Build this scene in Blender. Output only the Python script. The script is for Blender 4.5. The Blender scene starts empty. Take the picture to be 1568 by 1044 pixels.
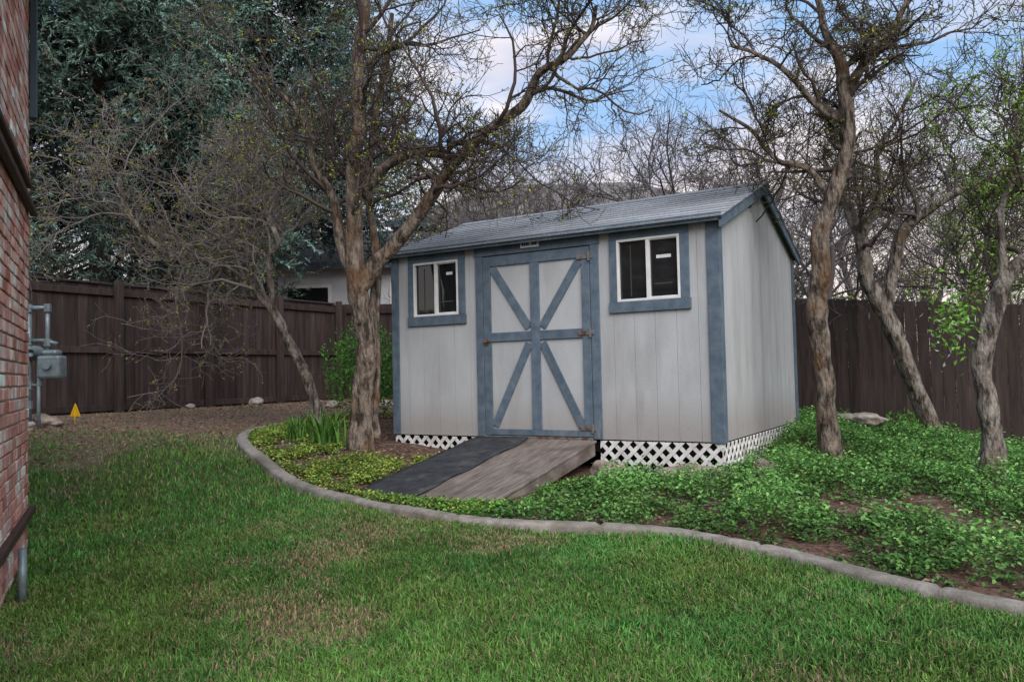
import bpy, math, numpy as np, random
from mathutils import Matrix, Vector, noise as mnoise
rng=np.random.default_rng(7); random.seed(7)
scene=bpy.context.scene
COL=bpy.context.collection
# ---------------------------------------------------------------- helpers
def link(o,parent=None):
    COL.objects.link(o)
    if parent is not None: o.parent=parent
    return o
def empty(name):
    o=bpy.data.objects.new(name,None); o.empty_display_size=.2
    return link(o)
def mesh_np(name,V,faces,mat,parent=None,cols=None,smooth=False):
    V=np.asarray(V,dtype=np.float32)
    me=bpy.data.meshes.new(name)
    faces=[np.asarray(f,dtype=np.int32) for f in faces if len(f)]
    nl=sum(f.size for f in faces); nf=sum(len(f) for f in faces)
    me.vertices.add(len(V)); me.vertices.foreach_set('co',V.ravel())
    me.loops.add(nl); me.loops.foreach_set('vertex_index',np.concatenate([f.ravel() for f in faces]))
    me.polygons.add(nf)
    tot=np.concatenate([np.full(len(f),f.shape[1],dtype=np.int32) for f in faces])
    st=np.concatenate([[0],np.cumsum(tot)[:-1]]).astype(np.int32)
    me.polygons.foreach_set('loop_start',st); me.polygons.foreach_set('loop_total',tot)
    me.polygons.foreach_set('use_smooth',np.full(nf,bool(smooth)))
    me.materials.append(mat)
    me.update(calc_edges=True)
    if cols is not None:
        a=me.color_attributes.new('Col','FLOAT_COLOR','POINT')
        c=np.ones((len(V),4),dtype=np.float32); c[:,:3]=cols
        a.data.foreach_set('color',c.ravel())
    return link(bpy.data.objects.new(name,me),parent)
BF=np.array([(0,1,3,2),(4,6,7,5),(0,4,5,1),(2,3,7,6),(0,2,6,4),(1,5,7,3)])
def box8(x0,x1,y0,y1,z0,z1):
    return np.array([(x,y,z) for x in(x0,x1) for y in(y0,y1) for z in(z0,z1)],float)
def obox(c,ax,ay,az):
    c=np.array(c,float);ax=np.array(ax,float);ay=np.array(ay,float);az=np.array(az,float)
    return np.array([c+sx*ax+sy*ay+sz*az for sx in(-1,1) for sy in(-1,1) for sz in(-1,1)])
def solids(name,L,mat,parent=None,bevel=0.0,jit=0.0,cols=None):
    V=np.concatenate(L); F=np.concatenate([BF+8*i for i in range(len(L))])
    cc=None
    if jit or cols is not None:
        base=np.ones((len(L),3)) if cols is None else np.asarray(cols)
        cc=np.repeat(base*(1+jit*(rng.random((len(L),1))-.5)*2),8,axis=0)
    else: cc=np.ones((len(V),3))
    o=mesh_np(name,V,[F],mat,parent,cc)
    if bevel:
        m=o.modifiers.new('b','BEVEL');m.width=bevel;m.segments=2;m.limit_method='ANGLE'
    return o
import bmesh
def prism(polys,ext,name,mat,parent=None,bevel=0,jit=0):
    V=[];F=[];n=0;C=[];ext=np.array(ext,float)
    for p in polys:
        p=np.array(p,float);k=len(p)
        V.append(p);V.append(p+ext)
        F.append(list(range(n,n+k))[::-1]);F.append(list(range(n+k,n+2*k)))
        for i in range(k):
            j=(i+1)%k;F.append([n+i,n+j,n+k+j,n+k+i])
        C.append(np.full((2*k,3),1+jit*(rng.random()-.5)*2));n+=2*k
    me=bpy.data.meshes.new(name);me.from_pydata(np.concatenate(V).tolist(),[],F);me.materials.append(mat)
    a=me.color_attributes.new('Col','FLOAT_COLOR','POINT')
    c=np.ones((n,4),dtype=np.float32);c[:,:3]=np.concatenate(C);a.data.foreach_set('color',c.ravel())
    o=link(bpy.data.objects.new(name,me),parent)
    bm=bmesh.new();bm.from_mesh(me);bmesh.ops.recalc_face_normals(bm,faces=bm.faces);bm.to_mesh(me);bm.free()
    if bevel:
        m=o.modifiers.new('b','BEVEL');m.width=bevel;m.segments=2;m.limit_method='ANGLE'
    return o
TAB=rng.random((256,256))
def vn(x,y,s,sd=0):
    x=np.asarray(x,float)/s+sd*17.3+1000;y=np.asarray(y,float)/s+sd*9.7+1000
    xi=np.floor(x).astype(int);yi=np.floor(y).astype(int);fx=x-xi;fy=y-yi
    fx=fx*fx*(3-2*fx);fy=fy*fy*(3-2*fy)
    g=lambda a,b:TAB[a%256,b%256]
    return (g(xi,yi)*(1-fx)+g(xi+1,yi)*fx)*(1-fy)+(g(xi,yi+1)*(1-fx)+g(xi+1,yi+1)*fx)*fy
def fbm(x,y,s,sd=0):
    return (vn(x,y,s,sd)+.5*vn(x,y,s/2,sd+1)+.25*vn(x,y,s/4,sd+2)+.12*vn(x,y,s/8,sd+3))/1.87
# ---------------------------------------------------------------- materials
def M(name):
    m=bpy.data.materials.new(name);m.use_nodes=True
    nt=m.node_tree;return m,nt,nt.nodes['Principled BSDF'],nt.nodes['Material Output']
def N(nt,t,**k):
    n=nt.nodes.new(t)
    for a,b in k.items():
        if a.startswith('i_'):
            key=a[2:]; n.inputs[int(key) if key.isdigit() else key].default_value=b
        else: setattr(n,a,b)
    return n
def c4(c): return (c[0],c[1],c[2],1)
def noisemat(name,c1,c2,scale=8,rough=.85,bump=.2,bscale=None,stretch=(1,1,1),c3=None,s3=2,attr=False,dist=.02,metal=0,lo=.35,hi=.65,spec=.3,s3r=(.5,.65),det=4.0,st3=None,dirt=None):
    m,nt,b,o=M(name);L=nt.links.new
    tc=N(nt,'ShaderNodeTexCoord');mp=N(nt,'ShaderNodeMapping');mp.inputs['Scale'].default_value=stretch
    L(tc.outputs['Object'],mp.inputs[0])
    n1=N(nt,'ShaderNodeTexNoise',i_Scale=scale,i_Detail=det,i_Roughness=.65);L(mp.outputs[0],n1.inputs['Vector'])
    mr=N(nt,'ShaderNodeMapRange');mr.inputs[1].default_value=lo;mr.inputs[2].default_value=hi;L(n1.outputs['Fac'],mr.inputs[0])
    mx=N(nt,'ShaderNodeMix',data_type='RGBA');mx.inputs[6].default_value=c4(c1);mx.inputs[7].default_value=c4(c2);L(mr.outputs[0],mx.inputs[0])
    out=mx.outputs[2]
    if c3 is not None:
        n2=N(nt,'ShaderNodeTexNoise',i_Scale=s3,i_Detail=4.0)
        if st3:
            mp3=N(nt,'ShaderNodeMapping');mp3.inputs['Scale'].default_value=st3;L(tc.outputs['Object'],mp3.inputs[0]);L(mp3.outputs[0],n2.inputs['Vector'])
        else: L(tc.outputs['Object'],n2.inputs['Vector'])
        m2=N(nt,'ShaderNodeMapRange');m2.inputs[1].default_value=s3r[0];m2.inputs[2].default_value=s3r[1];L(n2.outputs['Fac'],m2.inputs[0])
        mx2=N(nt,'ShaderNodeMix',data_type='RGBA');mx2.inputs[7].default_value=c4(c3);L(m2.outputs[0],mx2.inputs[0]);L(out,mx2.inputs[6]);out=mx2.outputs[2]
    if dirt is not None:
        sz=N(nt,'ShaderNodeSeparateXYZ');L(tc.outputs['Object'],sz.inputs[0])
        ad=N(nt,'ShaderNodeMath',operation='MULTIPLY_ADD');L(n1.outputs['Fac'],ad.inputs[0]);ad.inputs[1].default_value=-.5;L(sz.outputs[2],ad.inputs[2])
        md=N(nt,'ShaderNodeMapRange');md.inputs[1].default_value=dirt[0]-.25;md.inputs[2].default_value=dirt[1]-.25;md.inputs[3].default_value=.55;md.inputs[4].default_value=0;L(ad.outputs[0],md.inputs[0])
        mx4=N(nt,'ShaderNodeMix',data_type='RGBA');mx4.inputs[7].default_value=c4(dirt[2]);L(md.outputs[0],mx4.inputs[0]);L(out,mx4.inputs[6]);out=mx4.outputs[2]
    if attr:
        at=N(nt,'ShaderNodeAttribute',attribute_name='Col')
        mm=N(nt,'ShaderNodeMix',data_type='RGBA',blend_type='MULTIPLY');mm.inputs[0].default_value=1
        L(out,mm.inputs[6]);L(at.outputs['Color'],mm.inputs[7]);out=mm.outputs[2]
    L(out,b.inputs['Base Color'])
    b.inputs['Roughness'].default_value=rough;b.inputs['Metallic'].default_value=metal;b.inputs['Specular IOR Level'].default_value=spec
    if bump:
        n3=N(nt,'ShaderNodeTexNoise',i_Scale=bscale or scale*3,i_Detail=3.0);L(mp.outputs[0],n3.inputs['Vector'])
        bp=N(nt,'ShaderNodeBump');bp.inputs['Strength'].default_value=bump;bp.inputs['Distance'].default_value=dist
        L(n3.outputs['Fac'],bp.inputs['Height']);L(bp.outputs[0],b.inputs['Normal'])
    return m
def leafmat(name,rough=.6,trans=.3,spec=.25):
    m,nt,b,o=M(name);L=nt.links.new
    at=N(nt,'ShaderNodeAttribute',attribute_name='Col')
    L(at.outputs['Color'],b.inputs['Base Color']);b.inputs['Roughness'].default_value=rough;b.inputs['Specular IOR Level'].default_value=spec
    if trans>0:
        tr=N(nt,'ShaderNodeBsdfTranslucent');L(at.outputs['Color'],tr.inputs[0])
        ms=N(nt,'ShaderNodeMixShader');ms.inputs[0].default_value=trans;L(b.outputs[0],ms.inputs[1]);L(tr.outputs[0],ms.inputs[2]);L(ms.outputs[0],o.inputs[0])
    return m
def flat(name,c,rough=.9):
    m,nt,b,o=M(name);b.inputs['Base Color'].default_value=c4(c);b.inputs['Roughness'].default_value=rough;b.inputs['Specular IOR Level'].default_value=.1
    return m
m_bark=noisemat('bark',(.030,.022,.016),(.215,.168,.132),scale=18,rough=.95,bump=1.0,bscale=28,stretch=(1,1,.35),c3=(.115,.058,.026),s3=2.8,dist=.05,s3r=(.52,.72),lo=.38,hi=.60)
m_bark2=noisemat('bark_grey',(.040,.031,.025),(.27,.23,.195),scale=18,rough=.95,bump=1.0,bscale=28,stretch=(1,1,.35),dist=.05,c3=(.095,.065,.042),s3=2.5,s3r=(.55,.75),lo=.38,hi=.60)
m_twig=flat('twig',(.085,.066,.058));m_twig2=flat('twig_grey',(.17,.145,.135));m_bgbark=flat('distant_bark',(.13,.112,.11));m_sprbark=flat('spruce_bark',(.05,.036,.03))
m_leaf=leafmat('leaf');m_gc=leafmat('groundcover_leaf',rough=.75,trans=.2,spec=.12)
m_grass=leafmat('grass_blade',rough=.65,trans=0,spec=.15);m_needle=leafmat('needles',rough=.7,trans=0)
DIRT=(.10,.42,(.25,.21,.18))
m_siding=noisemat('siding_paint',(.365,.370,.375),(.43,.435,.44),scale=3,rough=.75,bump=.45,bscale=70,stretch=(1,1,.5),attr=True,dist=.005,c3=(.32,.31,.30),s3=2.5,s3r=(.52,.78),st3=(2.5,2.5,.35),dirt=DIRT)
m_trim=noisemat('trim_paint',(.07,.10,.135),(.12,.155,.19),scale=9,rough=.7,bump=.35,bscale=60,dist=.004,attr=True,c3=(.16,.18,.19),s3=7,s3r=(.62,.75),st3=(2,2,.6))
m_white=noisemat('white_vinyl',(.60,.59,.57),(.72,.71,.69),scale=8,rough=.5,bump=.05)
m_lat=noisemat('lattice_white',(.50,.48,.45),(.74,.73,.70),scale=7,rough=.7,bump=.1,c3=(.30,.26,.20),s3=3,s3r=(.55,.72))
m_shing=noisemat('shingle',(.21,.225,.24),(.39,.405,.42),scale=60,rough=.95,bump=.6,bscale=200,attr=True,dist=.006,lo=.3,hi=.7)
m_fence=noisemat('fence_stain',(.026,.0165,.015),(.060,.041,.036),scale=5,rough=.75,bump=.35,bscale=40,stretch=(4,4,.3),attr=True,dist=.006,spec=.3)
m_dark=flat('shade_and_print_black',(.01,.01,.01))
m_ply=noisemat('weathered_plywood',(.085,.066,.056),(.24,.20,.175),scale=6,rough=.9,bump=.5,bscale=30,stretch=(6,.6,1),dist=.008,c3=(.07,.052,.042),s3=2.2,s3r=(.5,.7),lo=.3,hi=.7)
m_mat=noisemat('rubber_mat',(.018,.019,.022),(.040,.042,.047),scale=12,rough=.8,bump=.6,bscale=60,dist=.006,c3=(.08,.075,.07),s3=5,s3r=(.55,.75))
m_conc=noisemat('concrete_curb',(.16,.14,.12),(.29,.26,.23),scale=10,rough=.9,bump=.6,bscale=70,dist=.008,c3=(.11,.10,.075),s3=2,s3r=(.5,.72))
m_brick=noisemat('brick',(.42,.16,.12),(.56,.30,.24),scale=14,rough=.9,bump=.6,bscale=80,attr=True,dist=.006,c3=(.62,.50,.45),s3=5,s3r=(.50,.66))
m_mort=noisemat('mortar',(.40,.37,.34),(.55,.52,.48),scale=20,rough=.95,bump=.4)
m_rock=noisemat('rock',(.15,.11,.09),(.34,.27,.23),scale=9,rough=.9,bump=.7,bscale=30)
m_rockp=noisemat('rock_pale',(.22,.18,.15),(.40,.35,.31),scale=9,rough=.9,bump=.7,bscale=30)
m_metal=noisemat('meter_grey',(.13,.17,.185),(.22,.26,.27),scale=12,rough=.45,bump=.1,metal=.3)
m_rust=noisemat('dark_brown_metal',(.03,.018,.014),(.07,.04,.03),scale=12,rough=.6,bump=.1)
m_yel=flat('yellow_plastic',(.75,.42,.02),.5)
m_bluef=flat('window_frame_slate',(.08,.115,.135),.5)
m_hw=noisemat('white_house_siding',(.44,.45,.47),(.54,.55,.57),scale=3,rough=.8,bump=.1)
m_hroof=noisemat('house_roof',(.11,.105,.10),(.2,.185,.175),scale=10,rough=.95,bump=.3)
m_hb=noisemat('tan_house_siding',(.2,.165,.14),(.28,.235,.2),scale=3,rough=.8,bump=.1)
m_rusthinge=noisemat('weathered_steel',(.16,.15,.14),(.30,.29,.28),scale=25,rough=.5,bump=.1,metal=.6,c3=(.16,.07,.03),s3=12)
m_glass,nt,b,o=M('window_glass');b.inputs['Base Color'].default_value=(.012,.014,.015,1);b.inputs['Roughness'].default_value=.04;b.inputs['IOR'].default_value=1.6
m_int=flat('interior_clutter',(.06,.05,.045))
# ---------------------------------------------------------------- terrain
CP=np.array([(0,0,-.55),(-2,2,-.5),(2,3,-.5),(-1,4,-.42),(-3.6,5,-.35),(-2.03,6.7,-.24),(-3.2,6.8,-.33),(-5.7,6.9,-.1),(-6.9,5.9,0),(-5.4,2.9,-.46),(-9,5,.15),(-10.9,7,.2),(-10.9,11.7,.2),(-7,9,.1),(-2,9.9,-.03),(-1.8,11.7,-.2),(.3,11.5,-.5),(2,9,-.5),(0,6,-.4),(3,6,-.5),(0,8,-.35),(-8,2,-.2),(4,0,-.5),(-5,0,-.5)])
def gz(x,y):
    x=np.asarray(x,float);y=np.asarray(y,float)
    s=np.zeros(x.shape);t=np.zeros(x.shape)
    for a,b_,c in CP:
        w=np.exp(-((a-x)**2+(b_-y)**2)/2.42)+1e-9
        s=s+w*c;t=t+w
    return s/t
CURB=np.array([(-7.95,7.6),(-7.77,7.07),(-7.49,6.47),(-6.88,5.82),(-6.27,5.37),(-5.66,5.07),(-5.24,4.91),(-4.82,4.80),(-4.32,4.71),(-3.82,4.58),(-3.15,4.46),(-2.75,4.47),(-2.41,4.56),(-2.09,4.66),(-1.77,4.72),(-1.43,4.67),(-1.03,4.54),(-.67,4.34),(-.37,4.2),(-.1,4.09),(.06,4.04),(.8,3.72),(2.,3.2),(4,2.7),(7,2.4)])
def catmull(P,n):
    P=np.asarray(P,float);Q=np.vstack([2*P[0]-P[1],P,2*P[-1]-P[-2]]);o=[]
    for i in range(len(P)-1):
        p0,p1,p2,p3=Q[i:i+4]
        for t in np.linspace(0,1,n,endpoint=False):
            o.append(.5*((2*p1)+(-p0+p2)*t+(2*p0-5*p1+4*p2-p3)*t*t+(-p0+3*p1-3*p2+p3)*t**3))
    o.append(P[-1]);return np.array(o)
CS=catmull(CURB,10)
def curbY(x): return np.interp(x,CS[:,0],CS[:,1])
def inbed(x,y): return (y>curbY(x))&(x>-7.95)
def fwd(x,y): return -.5165*x+.856*y
def dirtf(x,y):
    d=fwd(x,y)+2.4*(fbm(x,y,1.0,5)-.5)
    return np.clip((d-7.2)/1.9,0,1)*(~inbed(x,y))*(x<-5)
def tan_(x,y):
    a=fbm(x,y,.8,11)+.11*(np.exp(-((x+2.9)**2/2.2+(y-3.75)**2/.10)))+.05*np.exp(-((x+6.8)**2/3+(y-4.6)**2/.5));return np.clip((a-.57)/.18,0,1)
def axis(lo,hi,st,far):
    a=list(np.arange(lo,hi+st/2,st));d=st
    l=[lo];r=[a[-1]]
    while r[-1]<far: d*=1.35;r.append(r[-1]+d);l.append(l[-1]-d)
    return np.array(l[:0:-1]+a+r[1:])
gx=axis(-12,4,.07,600);gy=axis(.5,12.5,.07,600)
GX,GY=np.meshgrid(gx,gy,indexing='ij');Z=gz(GX,GY)
near=(np.abs(GX+4)<14)&(np.abs(GY-6)<12)
Z=Z+near*(.03*(fbm(GX,GY,.8,3)-.5)+.02*(vn(GX,GY,.12,9)-.5)*inbed(GX,GY))
far=np.clip((np.hypot(GX+4,GY-6)-14)/40,0,1);Z=Z*(1-far)+(-.4)*far
V=np.stack([GX,GY,Z],-1).reshape(-1,3);nx,ny=GX.shape
I=np.arange(nx*ny).reshape(nx,ny);F=np.stack([I[:-1,:-1],I[1:,:-1],I[1:,1:],I[:-1,1:]],-1).reshape(-1,4)
bedm=inbed(GX,GY).astype(float);dm=np.maximum(dirtf(GX,GY),.6*tan_(GX,GY)*(1-bedm))
beyond=((GX<-10.9)|(GY>11.7)).astype(float);dm=np.maximum(dm,beyond*.8)
gc=np.stack([dm,bedm,np.zeros_like(dm)],-1).reshape(-1,3)
m_ground,nt,b,o=M('ground_soil_lawn');L=nt.links.new
at=N(nt,'ShaderNodeAttribute',attribute_name='Col');sp=N(nt,'ShaderNodeSeparateColor');L(at.outputs['Color'],sp.inputs[0])
tc=N(nt,'ShaderNodeTexCoord')
n=N(nt,'ShaderNodeTexNoise',i_Scale=25.0,i_Detail=5.0,i_Roughness=.7);L(tc.outputs['Object'],n.inputs['Vector'])
mr=N(nt,'ShaderNodeMapRange');mr.inputs[1].default_value=.35;mr.inputs[2].default_value=.65;L(n.outputs['Fac'],mr.inputs[0])
def nz(c1,c2):
    mx=N(nt,'ShaderNodeMix',data_type='RGBA');mx.inputs[6].default_value=c4(c1);mx.inputs[7].default_value=c4(c2);L(mr.outputs[0],mx.inputs[0]);return mx
g=nz((.028,.048,.014),(.09,.10,.04));dd=nz((.085,.056,.041),(.26,.18,.14));bb=nz((.042,.025,.019),(.19,.115,.085))
x1=N(nt,'ShaderNodeMix',data_type='RGBA');L(sp.outputs[0],x1.inputs[0]);L(g.outputs[2],x1.inputs[6]);L(dd.outputs[2],x1.inputs[7])
x2=N(nt,'ShaderNodeMix',data_type='RGBA');L(sp.outputs[1],x2.inputs[0]);L(x1.outputs[2],x2.inputs[6]);L(bb.outputs[2],x2.inputs[7])
L(x2.outputs[2],b.inputs['Base Color']);b.inputs['Roughness'].default_value=.95;b.inputs['Specular IOR Level'].default_value=.1
bp=N(nt,'ShaderNodeBump');bp.inputs['Strength'].default_value=.9;bp.inputs['Distance'].default_value=.03
L(n.outputs['Fac'],bp.inputs['Height']);L(bp.outputs[0],b.inputs['Normal'])
mesh_np('ground',V,[F],m_ground,cols=gc,smooth=True)
def gzz(x,y): return gz(x,y)+.03*(fbm(x,y,.8,3)-.5)
# ---- curb
t=np.gradient(CS,axis=0);t/=np.linalg.norm(t,axis=1)[:,None];nn=np.stack([-t[:,1],t[:,0]],1)
prof=[(-.062,-.12),(-.062,.026),(-.052,.044),(-.02,.050),(.03,.050),(.052,.044),(.058,.028),(.058,-.12)]
s=np.concatenate([[0],np.cumsum(np.linalg.norm(np.diff(CS,axis=0),axis=1))])
sf=np.arange(0,s[-1],.03);cx=np.interp(sf,s,CS[:,0]);cy=np.interp(sf,s,CS[:,1]);nxx=np.interp(sf,s,nn[:,0]);nyy=np.interp(sf,s,nn[:,1])
jw=np.where(np.arange(len(sf))%34==0,-.02,0.)
V=[]
base=gz(cx,cy)+.012*(vn(cx,cy,.5,4)-.5)
for (a,h) in prof:
    hh=h+(jw if h>0 else 0)+.005*(rng.random(len(sf))-.5)
    a2=a+(.006*(rng.random(len(sf))-.5))
    V.append(np.stack([cx+nxx*a2,cy+nyy*a2,base+hh],1))
V=np.stack(V,1);k=len(prof);I=np.arange(V.shape[0]*k).reshape(-1,k)
F=np.stack([I[:-1,:-1],I[:-1,1:],I[1:,1:],I[1:,:-1]],-1).reshape(-1,4)
mesh_np('concrete_edging_curb',V.reshape(-1,3),[F],m_conc,smooth=True)
# ---------------------------------------------------------------- leaf helpers
def leaves(pos,dirs,nrm,ln,wd,fold=.25):
    dirs=dirs/np.linalg.norm(dirs,axis=1)[:,None]
    side=np.cross(dirs,nrm);side/=np.linalg.norm(side,axis=1)[:,None]+1e-9
    up=np.cross(side,dirs)
    ln=np.asarray(ln)[:,None];wd=np.asarray(wd)[:,None]
    a=pos;c=pos+dirs*ln;m=pos+dirs*ln*.45
    l=m+side*wd*.5+up*wd*fold;r_=m-side*wd*.5+up*wd*fold
    V=np.stack([a,l,c,r_],1).reshape(-1,3);n=len(pos);i=np.arange(n)[:,None]*4
    F=np.concatenate([i+np.array([[0,3,2]]),i+np.array([[0,2,1]])])
    return V,F
def rdir(n): 
    v=rng.normal(size=(n,3));return v/np.linalg.norm(v,axis=1)[:,None]
# ---------------------------------------------------------------- lawn
def grass():
    n=900000;n2=350000
    x=np.concatenate([rng.uniform(-10.5,3.2,n),rng.uniform(-4.5,1.5,n2)]);y=np.concatenate([rng.uniform(.3,9.5,n),rng.uniform(.5,4.4,n2)]);n+=n2
    d=np.hypot(x,y);f_=fwd(x,y);r_=.856*x+.5165*y
    ok=(~inbed(x,y))&(np.abs(r_)<.78*f_+1.0)&(f_>1.6)
    ok&=(np.abs(y-curbY(x))>.055)|(x<-7.9)
    den=np.clip(1.15-.10*d,.25,1)
    dn=dirtf(x,y);tn=tan_(x,y)
    den=den*(1-.92*dn)*(1-.30*tn)
    u=(x+5.45)*.843+(y-2.86)*-.537;v=(x+5.45)*-.537+(y-2.86)*-.843
    ok&=~((u>-.05)&(v>-.02))
    ok&=rng.random(n)<den
    x,y,d,dn,tn=x[ok],y[ok],d[ok],dn[ok],tn[ok];n=len(x)
    cl=fbm(x,y,.22,21)
    h=(.026+.036*rng.random(n))*(.5+1.0*cl)*(1-.4*tn)*(1-.4*dn)
    w=.0016+.0010*rng.random(n)+.00035*d
    a=rng.uniform(0,6.283,n);ln=rng.random(n)*1.0
    dx,dy=np.cos(a),np.sin(a)
    b2=rng.uniform(0,6.283,n);wx,wy=np.cos(b2)*w,np.sin(b2)*w
    z=gzz(x,y)-.004
    p0=np.stack([x-wx,y-wy,z],1);p1=np.stack([x+wx,y+wy,z],1)
    mx,my=x+dx*h*ln*.35,y+dy*h*ln*.35
    p2=np.stack([mx+wx*.8,my+wy*.8,z+h*.6],1);p3=np.stack([mx-wx*.8,my-wy*.8,z+h*.6],1)
    p4=np.stack([x+dx*h*ln,y+dy*h*ln,z+h*(1-.25*ln)],1)
    V=np.stack([p0,p1,p2,p3,p4],1).reshape(-1,3);i=np.arange(n)[:,None]*5
    c=np.array([.080,.172,.036])[None]*np.ones((n,1))
    br=.5*fbm(x,y,.9,31)+.5*fbm(x,y,.16,33)
    c=c*(.32+1.36*br[:,None])*(.6+.8*rng.random((n,1)))
    yl=fbm(x,y,.5,41);c[:,0]*=(.6+.8*yl)
    lt=rng.random(n)<.12;c[lt]*=1.5
    dry=rng.random(n)<(.08+.5*tn+.55*dn)
    c[dry]=np.array([.29,.215,.13])*(.5+.7*rng.random((dry.sum(),1)))
    mesh_np('lawn_grass',V,[i+np.array([[0,1,2,3]]),i+np.array([[3,2,4]])],m_grass,cols=np.repeat(c,5,axis=0))
grass()
# ---------------------------------------------------------------- ground cover
def shedbox(x,y,m=0.03): return (x>-5.72-m)&(x<-2.0+m)&(y>6.88-m)&(y<10+m)
def rampbox(x,y): return (x>-4.62)&(x<-3.16)&(y>4.98)&(y<6.95)
def cover_right():
    n=26000
    x=rng.uniform(-3.3,4.5,n);y=rng.uniform(3,11.5,n)
    gap=np.clip(1-np.hypot((x+.65)/1.1,(y-6.1)/.6),0,1)*2.2
    gap+=np.clip(1-np.hypot((x+2.7)/1.2,(y-6.5)/.5),0,1)*1.3
    gap+=np.clip(1-np.hypot((x+.2)/.7,(y-9.5)/1.0),0,1)*.6
    gap+=np.clip(1-np.hypot((x-.6)/.6,(y-5.6)/.4),0,1)*.9
    dc=y-curbY(x)
    m=fbm(x,y,.38,51)+.045-gap*.28
    ok=inbed(x,y)&(dc>.12)&~shedbox(x,y)&~rampbox(x,y)&(m+.18*rng.random(n)>.50)
    x,y,m,dc=x[ok],y[ok],m[ok],dc[ok];n=len(x)
    hb=(.03+.16*np.clip((m-.43)/.3,0,1))*np.clip(.45+dc*1.2,0,1)
    nr_=np.clip((x+3.3)/.7,0.25,1);hb=hb*np.where(y<7,nr_,1)
    k=14
    X=np.repeat(x,k)+rng.normal(0,.036,n*k);Y=np.repeat(y,k)+rng.normal(0,.036,n*k);H=np.repeat(hb*(.6+.7*rng.random(n)),k)*(.35+.8*rng.random(n*k))
    a=rng.uniform(0,6.283,n*k)
    d=np.stack([np.cos(a),np.sin(a),rng.normal(-.05,.45,n*k)],1)
    nr=np.stack([rng.normal(0,.5,n*k),rng.normal(0,.5,n*k),np.ones(n*k)],1)
    pos=np.stack([X,Y,gzz(X,Y)+H],1)
    ln=.018+.026*rng.random(n*k)
    V,F=leaves(pos,d,nr,ln,ln*.62)
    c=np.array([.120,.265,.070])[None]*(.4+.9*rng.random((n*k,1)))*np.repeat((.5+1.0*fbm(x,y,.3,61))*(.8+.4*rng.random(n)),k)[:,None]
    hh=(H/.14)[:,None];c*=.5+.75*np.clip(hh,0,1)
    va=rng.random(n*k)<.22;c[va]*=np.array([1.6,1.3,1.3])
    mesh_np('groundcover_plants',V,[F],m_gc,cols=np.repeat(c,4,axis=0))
cover_right()
def cover_left():
    n=24000
    x=rng.uniform(-7.8,-3.1,n);y=rng.uniform(4.5,8.6,n)
    dc=y-curbY(x)
    m=fbm(x,y,.30,71)
    ok=inbed(x,y)&(dc>.1)&~shedbox(x,y)&~rampbox(x,y)&(m-.22*np.clip(dc-.6,0,1.2)>.40)
    x,y=x[ok],y[ok];n=len(x);k=7
    X=np.repeat(x,k)+rng.normal(0,.03,n*k);Y=np.repeat(y,k)+rng.normal(0,.03,n*k);H=.01+.06*rng.random(n*k)*(.4+fbm(X,Y,.2,75))
    keep=~rampbox(X,Y);X,Y,H=X[keep],Y[keep],H[keep];n_=len(X)
    a=rng.uniform(0,6.283,n_);d=np.stack([np.cos(a),np.sin(a),rng.normal(.1,.4,n_)],1)
    nr=np.stack([rng.normal(0,.4,n_),rng.normal(0,.4,n_),np.ones(n_)],1)
    ln=.018+.020*rng.random(n_)
    V,F=leaves(np.stack([X,Y,gzz(X,Y)+H],1),d,nr,ln,ln*.7)
    c=np.array([.33,.39,.085])[None]*(.35+.9*rng.random((n_,1)))*(.5+1.*fbm(X,Y,.25,77))[:,None]
    g=rng.random(n_)<.3+.5*np.clip((X+4.4)/1.,0,1);c[g]*=np.array([.4,.75,.7])
    mesh_np('variegated_groundcover',V,[F],m_gc,cols=np.repeat(c,4,axis=0))
cover_left()
def litter():
    n=18000
    x=rng.uniform(-10.8,3,n);y=rng.uniform(2.5,11.6,n)
    p=np.where(inbed(x,y),.95,np.where(dirtf(x,y)>.15,.9,.03))
    ok=(rng.random(n)<p)&~shedbox(x,y)&~rampbox(x,y)
    x,y=x[ok],y[ok];n=len(x)
    ln=.02+.035*rng.random(n);a=rng.uniform(0,6.28,n)
    d=np.stack([np.cos(a),np.sin(a),rng.normal(0,.2,n)],1);nr=np.stack([rng.normal(0,.4,n),rng.normal(0,.4,n),np.ones(n)],1)
    V,F=leaves(np.stack([x,y,gzz(x,y)+.014],1),d,nr,ln,ln*.6)
    c=np.array([.27,.17,.115])[None]*(.3+1.2*rng.random((n,1)))
    mesh_np('leaf_litter',V,[F],m_leaf,cols=np.repeat(c,4,axis=0))
litter()
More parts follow.
